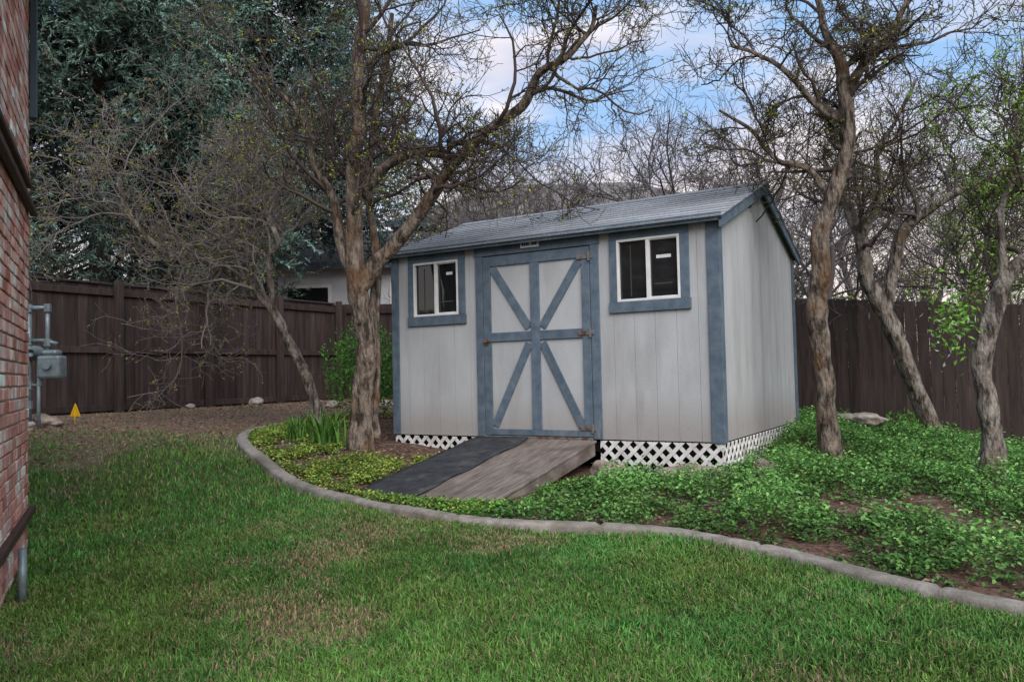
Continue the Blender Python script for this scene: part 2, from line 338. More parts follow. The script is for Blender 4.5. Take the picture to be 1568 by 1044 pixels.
# ---------------------------------------------------------------- shed
SX0,SX1,SY0,SY1=-5.69,-2.05,6.915,9.95
EZ,SL=1.98,.362;YR=(SY0+SY1)/2
shed=empty('garden_shed')
def zr(y): return EZ+SL*(min(y,2*YR-y)-SY0)
core=[(SX0+.03,SY0+.03,0),(SX0+.03,SY1-.03,0),(SX0+.03,SY1-.03,EZ),(SX0+.03,YR,EZ+SL*(YR-SY0)-.02),(SX0+.03,SY0+.03,EZ)]
prism([core],(SX1-SX0-.06,0,0),'wall_core',m_siding,shed)
g=.0025;W=.2032
fs=[];x=SX0
WIN=[(-5.40,-4.81,1.27,1.85),(-3.0,-2.39,1.28,1.86)]
DOOR=(-4.50,-3.28)
while x<SX1-.01:
    x1=min(x+W,SX1)
    def add(a,b_,z0,z1):
        if b_-a>.01: fs.append(box8(a,b_,SY0,SY0+.0285,z0,z1))
    a,b_=x,x1-g
    if b_<=DOOR[0] or a>=DOOR[1]: parts=[(a,b_)]
    else:
        parts=[]
        if a<DOOR[0]: parts.append((a,DOOR[0]))
        if b_>DOOR[1]: parts.append((DOOR[1],b_))
    for (p,q) in parts:
        done=False
        for w in WIN:
            if q>w[0] and p<w[1]:
                done=True
                add(p,q,0,w[2]);add(p,q,w[3],EZ)
                add(p,min(q,w[0]),w[2],w[3]);add(max(p,w[1]),q,w[2],w[3])
        if not done: add(p,q,0,EZ)
    x=x1
solids('front_siding',fs,m_siding,shed)
fs=[];x=SX0
while x<SX1-.01:
    x1=min(x+W,SX1);fs.append(box8(x,x1-g,SY1-.028,SY1,0,EZ));x=x1
solids('rear_siding',fs,m_siding,shed)
g=.006
for nm,xx in (('right_siding',SX1-.028),('left_siding',SX0)):
    P=[];y=SY0+.03
    while y<SY1-.035:
        y1=min(y+W,SY1-.03);e=y1-g
        pts=[(xx,y,0),(xx,e,0),(xx,e,zr(e))]
        if y<YR<e: pts.append((xx,YR,zr(YR)))
        pts.append((xx,y,zr(y)));P.append(pts);y=y1
    prism(P,(.028,0,0),nm,m_siding,shed,jit=.015)
T=[]
yf=SY0-.019
def tb(a,b_,z0,z1,dy=0): T.append(box8(a,b_,yf-dy,SY0-.001,z0,z1))
tb(SX0-.02,SX0+.075,0,EZ-.001);tb(SX1-.095,SX1+.02,-.01,EZ-.001)
for xa,xb in ((SX1+.001,SX1+.019),(SX0-.019,SX0-.001)):
    T.append(box8(xa,xb,SY0+.002,SY0+.09,-.01,EZ-.03));T.append(box8(xa,xb,SY1-.09,SY1,-.01,EZ-.03))
tb(-4.59,-4.505,0,1.845);tb(-3.275,-3.19,0,1.845);tb(-4.60,-3.18,1.847,1.945,.004)
for (a,b_,z0,z1) in WIN:
    tb(a-.075,a-.001,z0,z1);tb(b_+.001,b_+.085,z0,z1);tb(a-.085,b_+.095,z0-.10,z0-.001,.006);tb(a-.075,b_+.085,z1+.001,z1+.085)
solids('trim_boards',T,m_trim,shed,bevel=.003,jit=.08)
solids('fascia',[box8(SX0-.07,SX1+.07,SY0-.10,SY0-.082,EZ-.055,EZ+.02),box8(SX0-.07,SX1+.07,SY1+.082,SY1+.10,EZ-.055,EZ+.02)],m_trim,shed,bevel=.003)
P=[]
for xx in (SX1+.048,SX0-.07):
    for s_ in (0,1):
        f=lambda y:(2*YR-y) if s_ else y
        ya,yb=SY0-.10,YR
        za,zb=EZ+SL*(ya-SY0)-.002,EZ+SL*(yb-SY0)-.002
        P.append([(xx,f(ya),za),(xx,f(yb),zb),(xx,f(yb),zb-.095),(xx,f(ya),za-.08)])
prism(P,(.022,0,0),'rake_boards',m_trim,shed,bevel=.002)
P=[]
for s_ in (0,1):
    f=lambda y:(2*YR-y) if s_ else y
    ya,yb=SY0-.105,YR;za,zb=EZ+SL*(ya-SY0),EZ+SL*(yb-SY0)
    P.append([(SX0-.075,f(ya),za),(SX0-.075,f(yb),zb),(SX0-.075,f(yb),zb+.018),(SX0-.075,f(ya),za+.018)])
prism(P,(SX1-SX0+.15,0,0),'roof_deck',m_trim,shed)
S=[];cols=[]
sl=np.array([0,1,SL]);sl=sl/np.linalg.norm(sl);Lr=(YR-SY0+.12)/sl[1]
for side in (0,1):
    d=sl.copy();o_=np.array([0,SY0-.12,EZ+SL*(-.12)+.02])
    if side: d[1]*=-1;o_[1]=2*YR-o_[1]
    nrm=np.array([0,-d[2],d[1]]) if not side else np.array([0,d[2],-d[1]])
    nrows=12;ex=Lr/nrows
    for r_ in range(nrows):
        x=SX0-.085-(.09*((r_*2)%3))
        while x<SX1+.085:
            w=.30;x0=max(x,SX0-.085);x1=min(x+w-.007,SX1+.085)
            if x1-x0>.02:
                a=o_+d*(r_*ex-rng.random()*.006);b2=o_+d*((r_+1)*ex+.01)
                if r_==nrows-1:b2=o_+d*(Lr-.002)
                lo=.013;hi=.003
                p=[]
                for xx in (x0,x1):
                    for q,th in ((a,lo),(b2,hi)):
                        for h in (0.,1.):
                            p.append(np.array([xx,0,0])+q+nrm*(th*h+.0005))
                S.append(np.array(p));v=.85+.3*rng.random();cols.append((v,v,v*1.02))
            x+=w
x=SX0-.085
while x<SX1+.08:
    z=EZ+SL*(YR-SY0)+.026
    for sg in (-1,1):
        S.append(obox((min(x+.1,SX1+.0),YR+sg*.055,z-.012),(.098,0,0),(0,.06,-.022*sg),(0,.001*sg,.005)));cols.append((.85,.86,.88))
    x+=.2
solids('shingles',S,m_shing,shed,cols=cols)
solids('door_panel',[box8(DOOR[0]+.004,-3.894,SY0+.002,SY0+.029,.015,1.84),box8(-3.889,DOOR[1]-.004,SY0+.002,SY0+.029,.015,1.84)],m_siding,shed,jit=.03)
D=[];dy0,dy1=SY0-.017,SY0+.001
dl,dr,zb,zt=DOOR[0]+.006,DOOR[1]-.006,.02,1.835
def dbx(a,b_,z0,z1,pr=0): D.append(box8(a,b_,dy0-pr,dy1,z0,z1))
dbx(dl,dl+.085,zb,zt);dbx(dr-.085,dr,zb,zt);dbx(dl+.086,dr-.086,zt-.10,zt);dbx(dl+.086,dr-.086,zb,zb+.06)
cxm=(dl+dr)/2;dbx(cxm-.05,cxm+.05,zb+.061,zt-.101,.002);
dbx(dl+.086,cxm-.051,.965,1.055);dbx(cxm+.051,dr-.086,.965,1.055)
solids('door_rails_and_stiles',D,m_trim,shed,bevel=.003,jit=.1)
G=[]
def diag(x0,z0,x1,z1,w=.042):
    v=np.array([x1-x0,0,z1-z0]);l=np.linalg.norm(v);v/=l;n_=np.array([-v[2],0,v[0]])
    G.append(obox(((x0+x1)/2,SY0-.006,(z0+z1)/2),v*l/2,(0,.0065,0),n_*w))
diag(dl+.11,zt-.12,cxm-.075,1.09);diag(dr-.11,zt-.12,cxm+.075,1.09)
diag(dl+.11,zb+.09,cxm-.075,.935);diag(dr-.11,zb+.09,cxm+.075,.935)
solids('door_braces',G,m_trim,shed,bevel=.002,jit=.1)
Hh=[]
for z in (1.74,1.01,.10):
    Hh.append(box8(dr-.13,dr+.04,SY0-.026,SY0-.0205,z-.022,z+.022));Hh.append(box8(dr-.01,dr+.012,SY0-.034,SY0-.024,z-.045,z+.045))
Hh.append(box8(dl+.005,dl+.05,SY0-.026,SY0-.0185,.93,1.0));Hh.append(box8(dl+.0,dl+.09,SY0-.038,SY0-.028,.96,.975))
solids('hinges_and_latch',Hh,m_rusthinge,shed,bevel=.002)
solids('threshold',[box8(DOOR[0],DOOR[1],SY0-.04,SY0-.0,-.03,.012)],m_rusthinge,shed,bevel=.003)
solids('sign_plate',[box8(-4.03,-3.82,yf-.02,yf-.006,1.885,1.955)],m_white,shed,bevel=.002)
solids('sign_lettering',[box8(-4.01+.022*i,-3.995+.022*i,yf-.0225,yf-.0195,1.905,1.935) for i in range(8) if i!=4],m_dark,shed)
Wf=[];Gl=[];Cl=[]
for (a,b_,z0,z1) in WIN:
    e=.022;y0,y1=SY0-.022,SY0+.012
    Wf+= [box8(a,a+e,y0,y1,z0,z1),box8(b_-e,b_,y0,y1,z0,z1),box8(a+e,b_-e,y0,y1,z0,z0+e),box8(a+e,b_-e,y0,y1,z1-e,z1)]
    m_=(a+b_)/2;Wf.append(box8(m_-.016,m_+.020,y0+.004,y1,z0+e,z1-e))
    Wf.append(box8(m_+.02,b_-e,y0+.012,y1,z0+e,z0+e+.010));Wf.append(box8(m_+.02,b_-e,y0+.012,y1,z1-e-.010,z1-e))
    Gl.append(box8(a+.01,b_-.01,SY0+.014,SY0+.020,z0+.01,z1-.01))
    # insect-screen half and dim shelf edges seen at the pane
    Cl.append(box8(a+e+.10,a+e+.112,SY0+.0122,SY0+.0135,z0+.05,z1-.06));Cl.append(box8(m_+.05,b_-e-.06,SY0+.0122,SY0+.0135,z0+.14,z0+.155))
solids('window_frames',Wf,m_white,shed,bevel=.002)
solids('window_glass',Gl,m_glass,shed)
solids('window_clutter',Cl,m_int,shed)
solids('pane_reflections',[box8(-4.98,-4.90,SY0+.0115,SY0+.0135,1.70,1.73),box8(-2.62,-2.48,SY0+.0115,SY0+.0135,1.66,1.69)],m_white,shed)  # white strips on the panes, painted stand-ins for reflections in the glass
def clip(poly,ax,v,keepgt):
    out=[]
    for i in range(len(poly)):
        p,q=poly[i],poly[(i+1)%len(poly)]
        pin=(p[ax]>=v)==keepgt or p[ax]==v;qin=(q[ax]>=v)==keepgt or q[ax]==v
        if pin: out.append(p)
        if pin!=qin:
            t_=(v-p[ax])/(q[ax]-p[ax]);out.append((p[0]+t_*(q[0]-p[0]),p[1]+t_*(q[1]-p[1])))
    return out
def lattice(name,a,b_,z0,z1,mapf,exts):
    for s_ in (1,-1):
        P=[];h=z1-z0;w=.05;u=a-h-.1
        while u<b_+h+.1:
            poly=[(u,z0),(u+w,z0),(u+w+s_*h,z1),(u+s_*h,z1)]
            poly=clip(poly,0,a,True)
            if len(poly)>2: poly=clip(poly,0,b_,False)
            if len(poly)>2: P.append([mapf(p,0 if s_==1 else 1) for p in poly])
            u+=.125
        prism(P,exts,name,m_lat,shed)
lattice('lattice_front_right',-3.22,SX1+.0,-.42,-.012,lambda p,k:(p[0],SY0-.004+.0065*k,p[1]),(0,.006,0))
lattice('lattice_front_left',SX0,-4.56,-.40,-.012,lambda p,k:(p[0],SY0-.004+.0065*k,p[1]),(0,.006,0))
lattice('lattice_right',SY0,SY1,-.40,-.012,lambda p,k:(SX1-.004-.0065*k,p[0],p[1]),(.006,0,0))
lattice('lattice_left',SY0,SY1,-.40,-.012,lambda p,k:(SX0+.004+.0065*k,p[0],p[1]),(.006,0,0))
solids('floor_frame',[box8(SX0+.02,SX1-.02,SY0+.03,SY1-.03,-.12,-.002)]+[box8(SX0+.05,SX1-.05,y,y+.1,-.5,-.13) for y in (7.2,8.4,9.6)],m_dark,shed)  # near-black colour on frame and skids paints in the shade under the shed
# ---------------------------------------------------------------- ramp
ramp=empty('wooden_ramp')
ry0,ry1,rz0,rz1=5.0,SY0-.045,-.325,-.008
def rp(x0,x1,t0,t1,d0,d1):
    A=np.array([ry0,rz0]);B=np.array([ry1,rz1]);v=B-A;n_=np.array([-v[1],v[0]])/np.linalg.norm(v)
    return np.array([(x,*(A+v*t_+n_*d)) for x in(x0,x1) for t_ in(t0,t1) for d in(d0,d1)])
solids('deck_boards',[rp(-4.56,-3.915,0,1,-.02,0),rp(-3.908,-3.24,0,1,-.02,0)],m_ply,ramp,bevel=.003)
nxm,nym=10,30
us=np.linspace(-4.575,-3.95,nxm);ts=np.linspace(-.015,.985,nym)
A=np.array([ry0,rz0]);B=np.array([ry1,rz1]);v=B-A;n_=np.array([-v[1],v[0]])/np.linalg.norm(v)
Vt=[]
for i,x in enumerate(us):
    for j,t_ in enumerate(ts):
        h=.012+.004*rng.random()+(.008*math.sin(t_*14+x*3)**2)
        q=A+v*t_+n_*h;Vt.append((x+.012*math.sin(t_*17)*(i==nxm-1),q[0],q[1]))
I=np.arange(nxm*nym).reshape(nxm,nym);F=np.stack([I[:-1,:-1],I[1:,:-1],I[1:,1:],I[:-1,1:]],-1).reshape(-1,4)
o=mesh_np('rubber_mat',Vt,[F],m_mat,ramp,smooth=True);md=o.modifiers.new('s','SOLIDIFY');md.thickness=.01;md.offset=-1
for nm,x in (('stringer_1',-3.285),('stringer_2',-3.9),('stringer_3',-4.55)):
    prism([[(x,ry0+.03,rz0-.028),(x,ry1-.02,rz1-.028),(x,ry1-.02,rz1-.14),(x,ry0+.55,rz0-.04)]],(.038,0,0),nm,m_ply,ramp,bevel=.002)
# ---------------------------------------------------------------- fences
def topz(x): return np.interp(x,[-10.9,-1.8,.3,8],[2.05,1.54,1.34,.95])
fl=empty('wooden_fence')
Bd=[];y=-2.0
while y<11.68:
    w=.138;t_=2.035+.008*rng.random();Bd.append(box8(-10.985,-10.965+.004*rng.random(),y,y+w,.03,t_));y+=w+.005
solids('boards',Bd,m_fence,fl,jit=.28)
R=[];Ps=[];yy=[6.99-1.53*i for i in range(6,0,-1)]+[6.99,8.55,10.05,11.55]
for y in yy: Ps.append(box8(-10.925,-10.83,y-.048,y+.048,-.3,2.10))
yy2=[-2.]+yy
for a,b_ in zip(yy2[:-1],yy2[1:]):
    for z in (.27,1.10,1.93): R.append(box8(-10.962,-10.925,a+.049,b_-.049,z-.045,z+.045))
    R.append(box8(-11.0,-10.93,a+.049,b_-.049,2.046,2.075))
solids('rails',R,m_fence,fl,bevel=.004,jit=.2);solids('posts',Ps,m_fence,fl,bevel=.005,jit=.2)
fb=empty('wooden_fence')
Bd=[];R=[];Ps=[];x=-10.95
while x<8:
    w=.138;t_=float(topz(x))+.010*rng.random();Bd.append(box8(x,x+w,11.70+.004*rng.random(),11.722,t_-1.86,t_));x+=w+.004
x=-10.9
while x<8:
    zt_=float(topz(x));
    if x>-10.8: Ps.append(box8(x-.045,x+.045,11.735,11.825,zt_-2.1,zt_+.0))
    x2=min(x+2.4,8);z2=float(topz(x2))
    for o_ in (-.1,-.95,-1.6):
        p=[]
        for xx,z in ((x+.05,zt_),(x2-.05,z2)):
            for yy_ in (11.723,11.76):
                for h in (-.045,.045): p.append((xx,yy_,z+o_+h))
        R.append(np.array(p))
    x+=2.4
R2=[]
x=-10.8
while x<-5.7:
    x2=x+2.4
    for o_ in (-.12,-.95,-1.78):
        p=[]
        for xx in (x,x2-.1):
            for yy_ in (11.66,11.698):
                for h in (-.045,.045): p.append((xx,yy_,float(topz(xx))+o_+h))
        R2.append(np.array(p))
    x+=2.4
solids('boards',Bd,m_fence,fb,jit=.28);solids('rails',R+R2,m_fence,fb,jit=.2);solids('posts',Ps,m_fence,fb,jit=.2)
# ---------------------------------------------------------------- brick house
bh=empty('brick_house')
O=np.array([-5.46,2.87,0]);U=np.array([.843,-.537,0]);Vv=np.array([-.537,-.843,0]);ZZ=np.array([0,0,1.])
zb0=-.50
def hb(u0,u1,v0,v1,z0,z1):
    return np.array([O+U*u+Vv*v+ZZ*z for u in(u0,u1) for v in(v0,v1) for z in(z0,z1)])
solids('wall_core',[hb(.012,4.4,.012,5,-.7,3.45)],m_mort,bh)
Bk=[];bc=[]
def bcol():
    r_=rng.random()
    if r_<.24: return np.array([1.25,1.8,1.85])*(.8+.2*rng.random())
    if r_<.34: return np.array([.7,.6,.55])
    return np.array([1.,1.05,1.05])*(.8+.4*rng.random())
z=zb0+.0;row=0
while z<3.42:
    for face in (0,1):
        u=-.105*(row%2)
        L_=4.4 if face==0 else 5
        while u<L_:
            a,b_=max(u,0),min(u+.2,L_)
            if b_-a>.03:
                pj=.007*rng.random()
                Bk.append(hb(a,b_,-pj,.05,z,z+.060) if face==0 else hb(-pj+(.0),.05,max(a,.052),b_,z,z+.060));bc.append(bcol())
            u+=.21
    z+=.0705;row+=1
solids('bricks',Bk,m_brick,bh,bevel=.005,cols=bc)
solids('foundation_ledge',[hb(-.03,4.4,-.045,-.009,-.20,-.155)],m_rust,bh,bevel=.004)
solids('rail_trim',[hb(-.02,4.4,-.05,-.009,1.75,1.80),hb(.35,4.4,-.05,-.009,1.86,1.90)],m_rust,bh,bevel=.01)
solids('window_trim',[hb(.0,.06,-.05,-.009,2.40,3.4)],m_bluef,bh,bevel=.004)
prism([[tuple(O+U*-.4+Vv*-.4+ZZ*3.45),tuple(O+U*-.4+Vv*5.4+ZZ*3.45),tuple(O+U*-.4+Vv*2.5+ZZ*4.9)]],tuple(U*5.2),'roof',m_hroof,bh)
def tube1(P,R,S=12,gn=0.0,seed=0):
    P=np.asarray(P,float);K=len(P);T_=np.gradient(P,axis=0);T_/=np.linalg.norm(T_,axis=1)[:,None]
    a=np.cross(T_[0],[0,1,0] if abs(T_[0][1])<.8 else [1,0,0]);a/=np.linalg.norm(a);A=[a]
    for i in range(1,K):
        a=A[-1]-T_[i]*np.dot(A[-1],T_[i]);a/=np.linalg.norm(a);A.append(a)
    A=np.array(A);B=np.cross(T_,A);th=np.linspace(0,2*np.pi,S,endpoint=False)
    rr=np.asarray(R)[:,None]*np.ones((1,S))
    if gn:
        ph=np.cumsum(np.linalg.norm(np.gradient(P,axis=0),axis=1))
        rr=rr*(1+gn*(vn(ph[:,None]*np.ones((1,S)),np.cos(th)[None]*.15+np.sin(th)[None]*.09+seed,.12,seed)-.5)*2+gn*.6*np.sin(3*th[None]+ph[:,None]*2+seed))
    V=P[:,None]+rr[...,None]*(np.cos(th)[None,:,None]*A[:,None]+np.sin(th)[None,:,None]*B[:,None])
    I=np.arange(K*S).reshape(K,S);J=np.roll(I,-1,axis=1)
    F=np.stack([I[:-1],J[:-1],J[1:],I[1:]],-1).reshape(-1,4)
    return V.reshape(-1,3),F,I
def tube_obj(name,P,R,mat,parent,S=12):
    V,F,I=tube1(P,R,S)
    return mesh_np(name,V,[F,I[0][::-1][None],I[-1][None]],mat,parent,smooth=True)
q=O+U*1.35+Vv*-.09
tube_obj('downspout',[q+ZZ*-.52,q+ZZ*-.2],[.02,.02],m_metal,bh)
# ---------------------------------------------------------------- gas meter
gm=empty('gas_meter');c=np.array([-9.2,5.0,0.])
a=np.array([.856,.5165,0]);bk=np.array([-.5165,.856,0])
def gp(u,w,z): return c+a*u+bk*w+ZZ*z
tube_obj('riser',[gp(-.16,0,.0),gp(-.16,0,.8),gp(-.16,0,1.5)],[.028]*3,m_metal,gm)
tube_obj('top_pipe',[gp(-.17,0,1.49),gp(.06,0,1.49)],[.028]*2,m_metal,gm)
tube_obj('down_pipe',[gp(.05,0,1.5),gp(.05,0,1.2),gp(.05,0,.9)],[.024]*3,m_metal,gm)
tube_obj('cross_pipe',[gp(-.16,0,1.12),gp(.02,0,1.12),gp(.16,0,1.08)],[.024]*3,m_metal,gm)
tube_obj('outlet_pipe',[gp(-.16,0,.62),gp(-.02,0,.62),gp(-.02,0,.80)],[.022]*3,m_metal,gm)
tube_obj('inlet',[gp(-.05,0,1.0),gp(-.05,0,.35),gp(-.05,0,.1)],[.02]*3,m_metal,gm)
V,F,I=tube1([gp(-.08,-.10,.98),gp(-.08,-.04,.98),gp(-.08,.05,.98)],[.04,.085,.085],16);mesh_np('regulator',V,[F,I[0][None]],m_metal,gm,smooth=True)
solids('meter_body',[obox(gp(.1,0,.82),a*.13,bk*.09,ZZ*.13),obox(gp(.1,0,.98),a*.09,bk*.07,ZZ*.035)],m_metal,gm,bevel=.03)
V,F,I=tube1([gp(.1,-.09,.84),gp(.1,-.12,.84)],[.05,.045],16);mesh_np('dial',V,[F,I[1][None]],m_metal,gm)
for u_,z in ((-.16,1.12),(-.16,1.49),(-.16,.98),(.05,1.49),(.05,1.10),(-.16,.62),(-.16,.40)):
    V,F,I=tube1([gp(u_,0,z-.045),gp(u_,0,z+.045)],[.042,.042],8);mesh_np('coupling',V,[F,I[0][None],I[1][None]],m_metal,gm)
mk=empty('utility_marker');p=np.array([-9.35,5.45,float(gz(-9.35,5.45))])
tube_obj('stake',[p,p+ZZ*.16],[.008,.008],m_yel,mk,6)
prism([[tuple(p+ZZ*.10-a*.06),tuple(p+ZZ*.10+a*.06),tuple(p+ZZ*.25)]],tuple(bk*.02),'flag',m_yel,mk)
pz=float(gz(-5.86,6.7))
tube_obj('leaning_pole',[(-5.80,6.66,pz-.1),(-5.78,6.70,pz+1.0),(-5.75,6.76,1.80)],[.022,.022,.022],m_rusthinge,None,8)
# ---------------------------------------------------------------- rocks
def rock(name,x,y,sx,sy,sz,rot,mat,seed,lift=.3):
    bm=bmesh.new();bmesh.ops.create_icosphere(bm,subdivisions=4,radius=1)
    for v in bm.verts:
        n=mnoise.noise(v.co*1.3+Vector((seed*7.1,seed,0)))*.45+mnoise.noise(v.co*4+Vector((seed,3,seed)))*.12
        v.co*=1+n;v.co=Vector((v.co.x*sx,v.co.y*sy,v.co.z*sz))
    me=bpy.data.meshes.new(name);bm.to_mesh(me);bm.free();me.materials.append(mat)
    for p_ in me.polygons:p_.use_smooth=True
    o=link(bpy.data.objects.new(name,me));o.location=(x,y,float(gz(x,y))+sz*lift);o.rotation_euler=(0,0,rot)
rock('rock',-2.15,6.5,.30,.10,.08,-.15,m_rock,1,.7);rock('rock',-2.95,6.45,.14,.1,.10,.4,m_rock,2,.5);rock('rock',-1.72,6.95,.10,.09,.10,1,m_rock,3,.5)
rock('rock',-9.2,9.6,.12,.10,.09,1,m_rockp,4,.5);rock('rock',-8.9,10.0,.18,.13,.11,.3,m_rock,5,.5);rock('rock',-10.2,8.9,.11,.10,.09,.3,m_rockp,6,.5)
rock('rock',-9.35,5.1,.18,.13,.10,.3,m_rock,7,.5);rock('rock',-1.45,10.7,.30,.12,.09,-.3,m_rockp,8,1.6);rock('rock',-1.0,10.9,.16,.1,.07,.2,m_rockp,9,1.6)
rock('rock',-8.4,9.9,.15,.12,.10,.3,m_rockp,10,.5);rock('rock',-7.9,9.8,.14,.12,.10,.3,m_rock,11,.5);rock('rock',-9.05,4.7,.12,.09,.07,.3,m_rockp,12,.5)
rock('rock',-10.5,7.9,.08,.08,.06,.3,m_rock,13,.5);rock('rock',-9.9,9.9,.10,.08,.07,.9,m_rockp,14,.5);rock('rock',-8.1,9.1,.09,.08,.07,.9,m_rockp,15,.5)
# ---------------------------------------------------------------- strap-leaf clumps & bush
def strap(name,x,y,n,h,sp):
    a=rng.uniform(0,6.28,n);l=h*(.6+.5*rng.random(n));t=np.linspace(0,1,7);ln=.15+.55*rng.random(n)
    V=[];bx=x+rng.normal(0,sp,n);by=y+rng.normal(0,sp,n);z=gz(bx,by)
    for i,tt in enumerate(t):
        out=l*ln*tt**2;zz=l*(tt-.28*ln*tt**3)
        w=.011*(1-tt)**.6+.001
        cx_=bx+np.cos(a)*out;cy_=by+np.sin(a)*out
        V.append(np.stack([np.stack([cx_-np.sin(a)*w,cy_+np.cos(a)*w,z+zz],1),np.stack([cx_+np.sin(a)*w,cy_-np.cos(a)*w,z+zz],1)],1))
    V=np.stack(V,1);I=np.arange(n*14).reshape(n,7,2)
    F=np.stack([I[:,:-1,0],I[:,:-1,1],I[:,1:,1],I[:,1:,0]],-1).reshape(-1,4)
    c=np.array([.10,.22,.04])[None]*(.5+.9*rng.random((n,1)))
    mesh_np(name,V.reshape(-1,3),[F],m_leaf,cols=np.repeat(c,14,axis=0))
strap('daylily_clump',-6.4,6.15,60,.32,.05);strap('daylily_clump',-5.8,5.95,100,.46,.06);strap('daylily_clump',-6.75,6.55,30,.26,.05)
def bush(name,c,r,n,col,sz,mat=m_leaf):
    d=rdir(n);rad=rng.random(n)**.45
    p=np.array(c)+d*rad[:,None]*np.array(r)*(.6+.8*vn(d[:,0]*3+c[0],d[:,1]*3+d[:,2]*2,.6,5))[:,None]
    V,F=leaves(p,rdir(n),rdir(n),sz*(.6+.8*rng.random(n)),sz*.5*(.6+.8*rng.random(n)))
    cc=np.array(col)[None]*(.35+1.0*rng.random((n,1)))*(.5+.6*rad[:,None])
    mesh_np(name,V,[F],mat,cols=np.repeat(cc,4,axis=0))
bush('green_bush',(-7.45,8.5,.72),(.66,.5,.62),3800,(.11,.30,.045),.055)
bush('small_plant',(-.95,10.2,-.1),(.22,.22,.2),350,(.10,.24,.04),.07)
# ---------------------------------------------------------------- trees
def tubes(P,R,S=3):
    Nn,K,_=P.shape;T_=np.gradient(P,axis=1);T_/=np.linalg.norm(T_,axis=2)[...,None]+1e-9
    mt=np.abs(T_.mean(1));ref=np.eye(3)[mt.argmin(1)][:,None,:]
    A=np.cross(T_,ref);A/=np.linalg.norm(A,axis=2)[...,None]+1e-9;B=np.cross(T_,A)
    th=np.linspace(0,2*np.pi,S,endpoint=False)
    V=P[:,:,None]+R[:,:,None,None]*(np.cos(th)[None,None,:,None]*A[:,:,None]+np.sin(th)[None,None,:,None]*B[:,:,None])
    I=np.arange(Nn*K*S).reshape(Nn,K,S);J=np.roll(I,-1,axis=2)
    F=np.stack([I[:,:-1],J[:,:-1],J[:,1:],I[:,1:]],-1).reshape(-1,4)
    return V.reshape(-1,3),F
def resample(P,R,K):
    P=np.asarray(P);s=np.concatenate([[0],np.cumsum(np.linalg.norm(np.diff(P,axis=0),axis=1))]);u=np.linspace(0,s[-1],K)
    return np.stack([np.interp(u,s,P[:,i]) for i in range(3)],1),np.interp(u,s,R)
def sub(P,R,Ln,nc,tmin,ang,K,wig,up,radf,tipr,absr=None,tmax=1.0):
    Nn,Kp,_=P.shape;idx=np.repeat(np.arange(Nn),nc);n=len(idx)
    tm=np.repeat(np.broadcast_to(tmin,(Nn,)),nc)
    t=tm+(tmax-tm)*rng.random(n);ft=t*(Kp-1);i0=np.clip(ft.astype(int),0,Kp-2);fr=(ft-i0)[:,None]
    p0=P[idx,i0]*(1-fr)+P[idx,i0+1]*fr;r0=R[idx,i0]*(1-fr[:,0])+R[idx,i0+1]*fr[:,0]
    pd=P[idx,i0+1]-P[idx,i0];pd/=np.linalg.norm(pd,axis=1)[:,None]+1e-9
    q=rdir(n);q-=pd*(q*pd).sum(1)[:,None];q/=np.linalg.norm(q,axis=1)[:,None]
    a=np.radians(rng.uniform(ang[0],ang[1],n))[:,None]
    d=np.cos(a)*pd+np.sin(a)*q
    L_=(Ln[idx] if np.ndim(Ln) else np.full(n,Ln))*rng.uniform(.55,1.25,n)
    r0=np.minimum(r0*radf,absr if absr else 9)
    pts=[p0];step=(L_/(K-1))[:,None];cur=p0
    bend=rdir(n)*.25
    for k in range(K-1):
        d=d+rng.normal(0,wig,(n,3))+bend*.3;d[:,2]+=up;d/=np.linalg.norm(d,axis=1)[:,None]
        cur=cur+d*step;pts.append(cur)
    P2=np.stack(pts,1);u=np.linspace(0,1,K)[None]
    R2=np.maximum(r0[:,None]*(1-u)+tipr*u,tipr)
    return P2,R2,L_
def crown(mains,levels):
    Ps,Rs,tm,nc=[],[],[],[]
    for P,R,t0,n in mains:
        p,r_=resample(P,R,24);Ps.append(p);Rs.append(r_);tm.append(t0);nc.append(n)
    P=np.array(Ps);R=np.array(Rs)
    out=[];lv=levels[0]
    P,R,L_=sub(P,R,lv['len'],np.array(nc),np.array(tm),lv['ang'],lv['K'],lv['wig'],lv['up'],lv['rf'],lv['tip'],lv.get('abs'))
    out.append((P,R,4))
    for lv in levels[1:]:
        P,R,L_=sub(P,R,L_*lv['len'],np.full(len(P),lv['n']),np.full(len(P),lv.get('t',.15)),lv['ang'],lv['K'],lv['wig'],lv['up'],lv['rf'],lv['tip'])
        out.append((P,R,3))
    return out
def merge(parts):
    V=[];F=[];n=0
    for v,f in parts: V.append(v);F.append(f+n);n+=len(v)
    return np.concatenate(V),np.concatenate(F)
LV=[dict(len=1.2,ang=(35,75),K=10,wig=.26,up=.05,rf=.5,tip=.007,abs=.028),
    dict(n=7,len=.55,ang=(30,70),K=7,wig=.30,up=.05,rf=.6,tip=.0042),
    dict(n=6,len=.52,ang=(30,75),K=5,wig=.32,up=.05,rf=.6,tip=.0032),
    dict(n=4,len=.50,ang=(30,75),K=4,wig=.32,up=.06,rf=.6,tip=.0024)]
